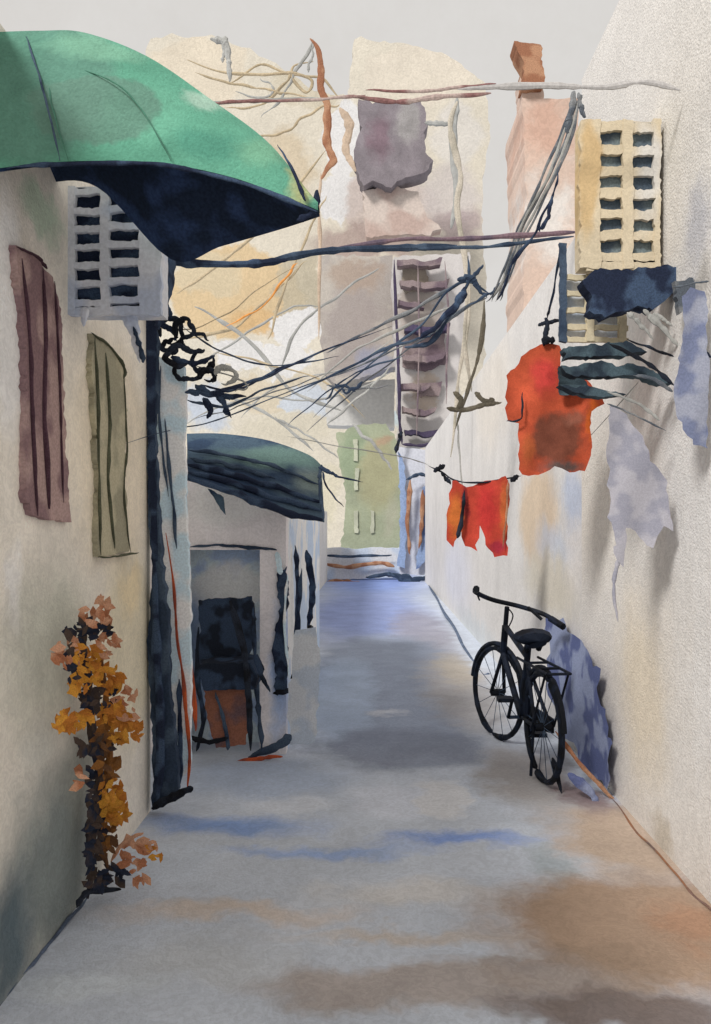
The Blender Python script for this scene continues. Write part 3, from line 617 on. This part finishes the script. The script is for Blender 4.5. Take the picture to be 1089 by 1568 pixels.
def cables(name,lst):
    b=Part()
    for pts,Y,r,m in lst: stroke(b,pts,Y,r,m,jit=2.5,flat=.7)
    b.done(name)
L=[]
for k in range(5):
    o1=k*5-8
    L.append(([(884+o1*.4,150),(862+o1,215),(832+o1,285),(800+o1*.8,350),(770+o1*.5,430),(752+o1,462)],[5.2,5.25,5.3,5.4,5.5,5.6],[2.8,1.5],WIREL if k%2 else WIRE))
L+=[([(856,262),(846,300),(820,350),(790,400),(760,458)],[5.0,5.05,5.1,5.2,5.3],[2,4],NAVY),
 ([(887,142),(890,165),(896,180)],P(4.8),[4,3],WIRE),([(880,140),(872,180),(868,205)],P(4.8),[6,4],WIRE),
 ([(800,372),(770,430),(748,450),(715,470)],P(6),[3,2],SLATE),([(845,300),(840,330),(826,356)],P(5),3,NAVY)]
cables('cable_bundle',L)
L=[]
L+=[([(752,452),(705,432),(640,500),(540,580),(480,640)],P(7),[2.6,1],SLATE),([(748,455),(700,480),(640,520),(560,555),(440,600)],P(7),[3,1],WIRE),
 ([(716,390),(716,430),(690,480),(660,525),(620,530)],P(6.9),[2,4],SLATE),([(740,405),(726,430),(745,455)],P(6.9),3,SLATE),([(700,430),(722,426),(734,440)],P(6.9),[5,4],SLATE),
 ([(712,440),(700,465),(668,500),(640,520)],P(6.85),[7,3],NAVY),([(660,515),(600,530),(540,560),(430,610)],P(7),[3,1.5],SLATE),([(718,428),(640,470),(560,510),(500,540)],P(7.1),[4,1.5],WIRE),
 ([(700,480),(620,540),(540,600),(470,660)],P(7.1),[1.5,.9],WIRE),([(620,545),(560,565),(500,600),(440,650)],P(7),[1.5,.9],SLATE),([(690,470),(620,500),(540,540),(470,600)],P(7.1),[3,1.2],WIREL)]
L+=[([(545,600),(520,590),(500,612)],P(7),[2.5,1.5],SLATE),([(556,585),(530,600),(512,585)],P(7),[3,1.5],SLATE),([(600,590),(540,596),(500,590)],P(7),[1.2,2],WIRE)]
L+=[([(285,598),(330,602),(390,582),(440,562),(500,535),(600,500)],[4.6,4.8,5.1,5.4,5.8,6.6],[4,1],NAVY),([(285,612),(340,622),(400,600),(470,575)],[4.6,4.8,5.1,5.5],[3,1.2],SLATE),
 ([(310,590),(360,598),(420,572),(480,545)],[4.6,4.8,5.2,5.6],[2.5,1],NAVY),([(280,500),(340,540),(420,560),(520,545)],[4.6,4.9,5.3,6],[1.5,1],SLATE),
 ([(190,678),(260,658),(310,648),(380,625),(470,590),(560,560)],[3.9,4.5,4.8,5.2,5.9,6.8],[1.2,.9],SLATE),([(300,640),(350,628),(420,600),(500,572)],[4.6,5,5.5,6],[1.2,.9],WIRE),
 ([(290,560),(350,575),(380,590),(360,600)],[4.6]*4,[1.5,1.5],WIREL),([(240,500),(310,500),(400,440),(460,405)],[4.5,4.7,5,5.3],[1,.8],WIREY)]
YO=14
for pts in [[(280,520),(360,500),(430,440),(470,400)],[(300,560),(380,510),(450,470),(490,470)],[(330,540),(420,560),(490,580),(560,640)],[(300,470),(380,520),(450,600),(530,630)],
            [(410,520),(440,430),(480,340),(500,300)],[(430,560),(460,500),(520,450),(580,410)],[(280,650),(380,610),(500,610),(600,570)],[(270,450),(330,410),(420,330),(500,230)],[(500,650),(560,600),(600,560)],
            [(370,640),(430,590),(540,560),(600,520)],[(420,640),(460,660),(520,700)],[(540,650),(580,690),(600,720)],[(340,600),(420,640),(480,690)]]:
    L.append((pts,P(YO+random.uniform(-2,2)),[random.uniform(1.5,3.5),random.uniform(.8,2.5)],random.choice([WIREY,WIREY,WIREL])))
L.append(([(345,500),(400,470),(440,420),(455,404)],P(13),[1,2.5],mat('cable_orange',(206,140,76),var=.2)))
cables('overhead_cables',L)
L=[([(322,60),(345,66),(350,100),(352,125)],P(10),[6,3],WIREL),([(346,55),(344,80),(340,95)],P(10),[5,2],WIREL),([(480,62),(455,105),(430,150),(400,180)],P(10),[3,1.5],WIREL),
 ([(286,92),(340,110),(400,115),(450,110),(476,125),(470,140),(448,120),(452,100),(480,95)],P(10),[2.5,2],WIREY),([(350,130),(400,100),(440,112),(490,120),(520,150)],P(10),[2,2],WIREY),([(300,110),(360,128),(420,140),(480,150)],P(10),[2,2],WIREY),
 ([(345,165),(400,160),(440,120),(445,105)],P(10),[2,2],WIREY),([(390,210),(440,200),(480,170),(520,160)],P(10),[2,2],WIREY),([(400,120),(420,135),(400,150),(360,140)],P(10),[2,2],WIREL),([(480,60),(478,90),(470,110)],P(10),[2,1.5],WIREL)]
cables('antenna',L)
b=Part()
for (u,v,r1,r2) in [(262,508,18,20),(282,505,14,16),(275,545,22,14),(300,525,20,14),(310,552,16,16),(290,570,24,10),(345,575,14,14),(262,530,12,10),(318,575,12,8)]:
    a0=random.uniform(0,6)
    pts=[(u+r1*math.cos(a0+i*.75),v+r2*math.sin(a0+i*.75)) for i in range(8)]
    stroke(b,pts,P(4.5+random.uniform(-.1,.1)),[5,3],BLACK if u<330 else WIREL,jit=3,flat=.6)
for pts in [[(236,492),(258,500),(270,520)],[(262,548),(300,556),(330,545)],[(284,600),(320,602),(352,612)],[(330,600),(342,618),(352,640)],[(300,590),(330,606),(376,606)],[(310,610),(322,625),(318,640)],[(246,430),(256,470),(262,490)],[(252,390),(262,420),(258,450)],[(262,300),(268,360),(280,388)]]:
    stroke(b,pts,P(4.5),[6,3],NAVY,jit=3,flat=.6)
b.done('cable_coil')
b=Part()
stroke(b,[(192,470),(206,510),(214,556)],P(3.3),[12,3],BAY); stroke(b,[(204,500),(214,530),(220,556)],P(3.28),[3,5],SLATE); stroke(b,[(130,470),(128,500)],P(3.15),[8,3],BAY); b.done('bay_bracket')

# ---------- light ----------
az=Vector((0.46,0.60,-0.66)).normalized()
sun=bpy.data.lights.new('sun','SUN'); sun.energy=3.0; sun.angle=math.radians(12); sun.color=(1,.975,.945)
so=bpy.data.objects.new('sun',sun); scene.collection.objects.link(so)
so.rotation_euler=az.to_track_quat('-Z','Y').to_euler()
wd=bpy.data.worlds.new('World'); scene.world=wd; wd.use_nodes=True
N=wd.node_tree.nodes; Lk=wd.node_tree.links; bg=N['Background']
sky=N.new('ShaderNodeTexSky'); sky.sky_type='NISHITA'; sky.sun_disc=False
sky.sun_elevation=math.asin(-az.z); sky.sun_rotation=math.atan2(-az.x,-az.y)
mx=N.new('ShaderNodeMix'); mx.data_type='RGBA'; mx.inputs[0].default_value=.95
Lk.new(sky.outputs[0],mx.inputs[6])
nz=N.new('ShaderNodeTexNoise'); nz.inputs['Scale'].default_value=6; nz.inputs['Detail'].default_value=6; nz.inputs['Roughness'].default_value=.8
tc=N.new('ShaderNodeTexCoord'); Lk.new(tc.outputs['Generated'],nz.inputs['Vector'])
cm=N.new('ShaderNodeMix'); cm.data_type='RGBA'; cm.inputs[6].default_value=(6.7,6.4,6.0,1); cm.inputs[7].default_value=(7.9,7.7,7.45,1)
Lk.new(nz.outputs['Fac'],cm.inputs[0]); Lk.new(cm.outputs[2],mx.inputs[7]); Lk.new(mx.outputs[2],bg.inputs['Color']); bg.inputs['Strength'].default_value=.1

# ---------- camera ----------
cd=bpy.data.cameras.new('camera'); cd.sensor_fit='VERTICAL'; cd.sensor_height=24; cd.lens=24*F/1568
cd.shift_x=-25.5/1568; cd.shift_y=16/1568; cd.clip_start=.05; cd.clip_end=1000
co=bpy.data.objects.new('camera',cd); scene.collection.objects.link(co)
co.location=(0,0,EYE); co.rotation_euler=(math.radians(90),0,0)
scene.camera=co
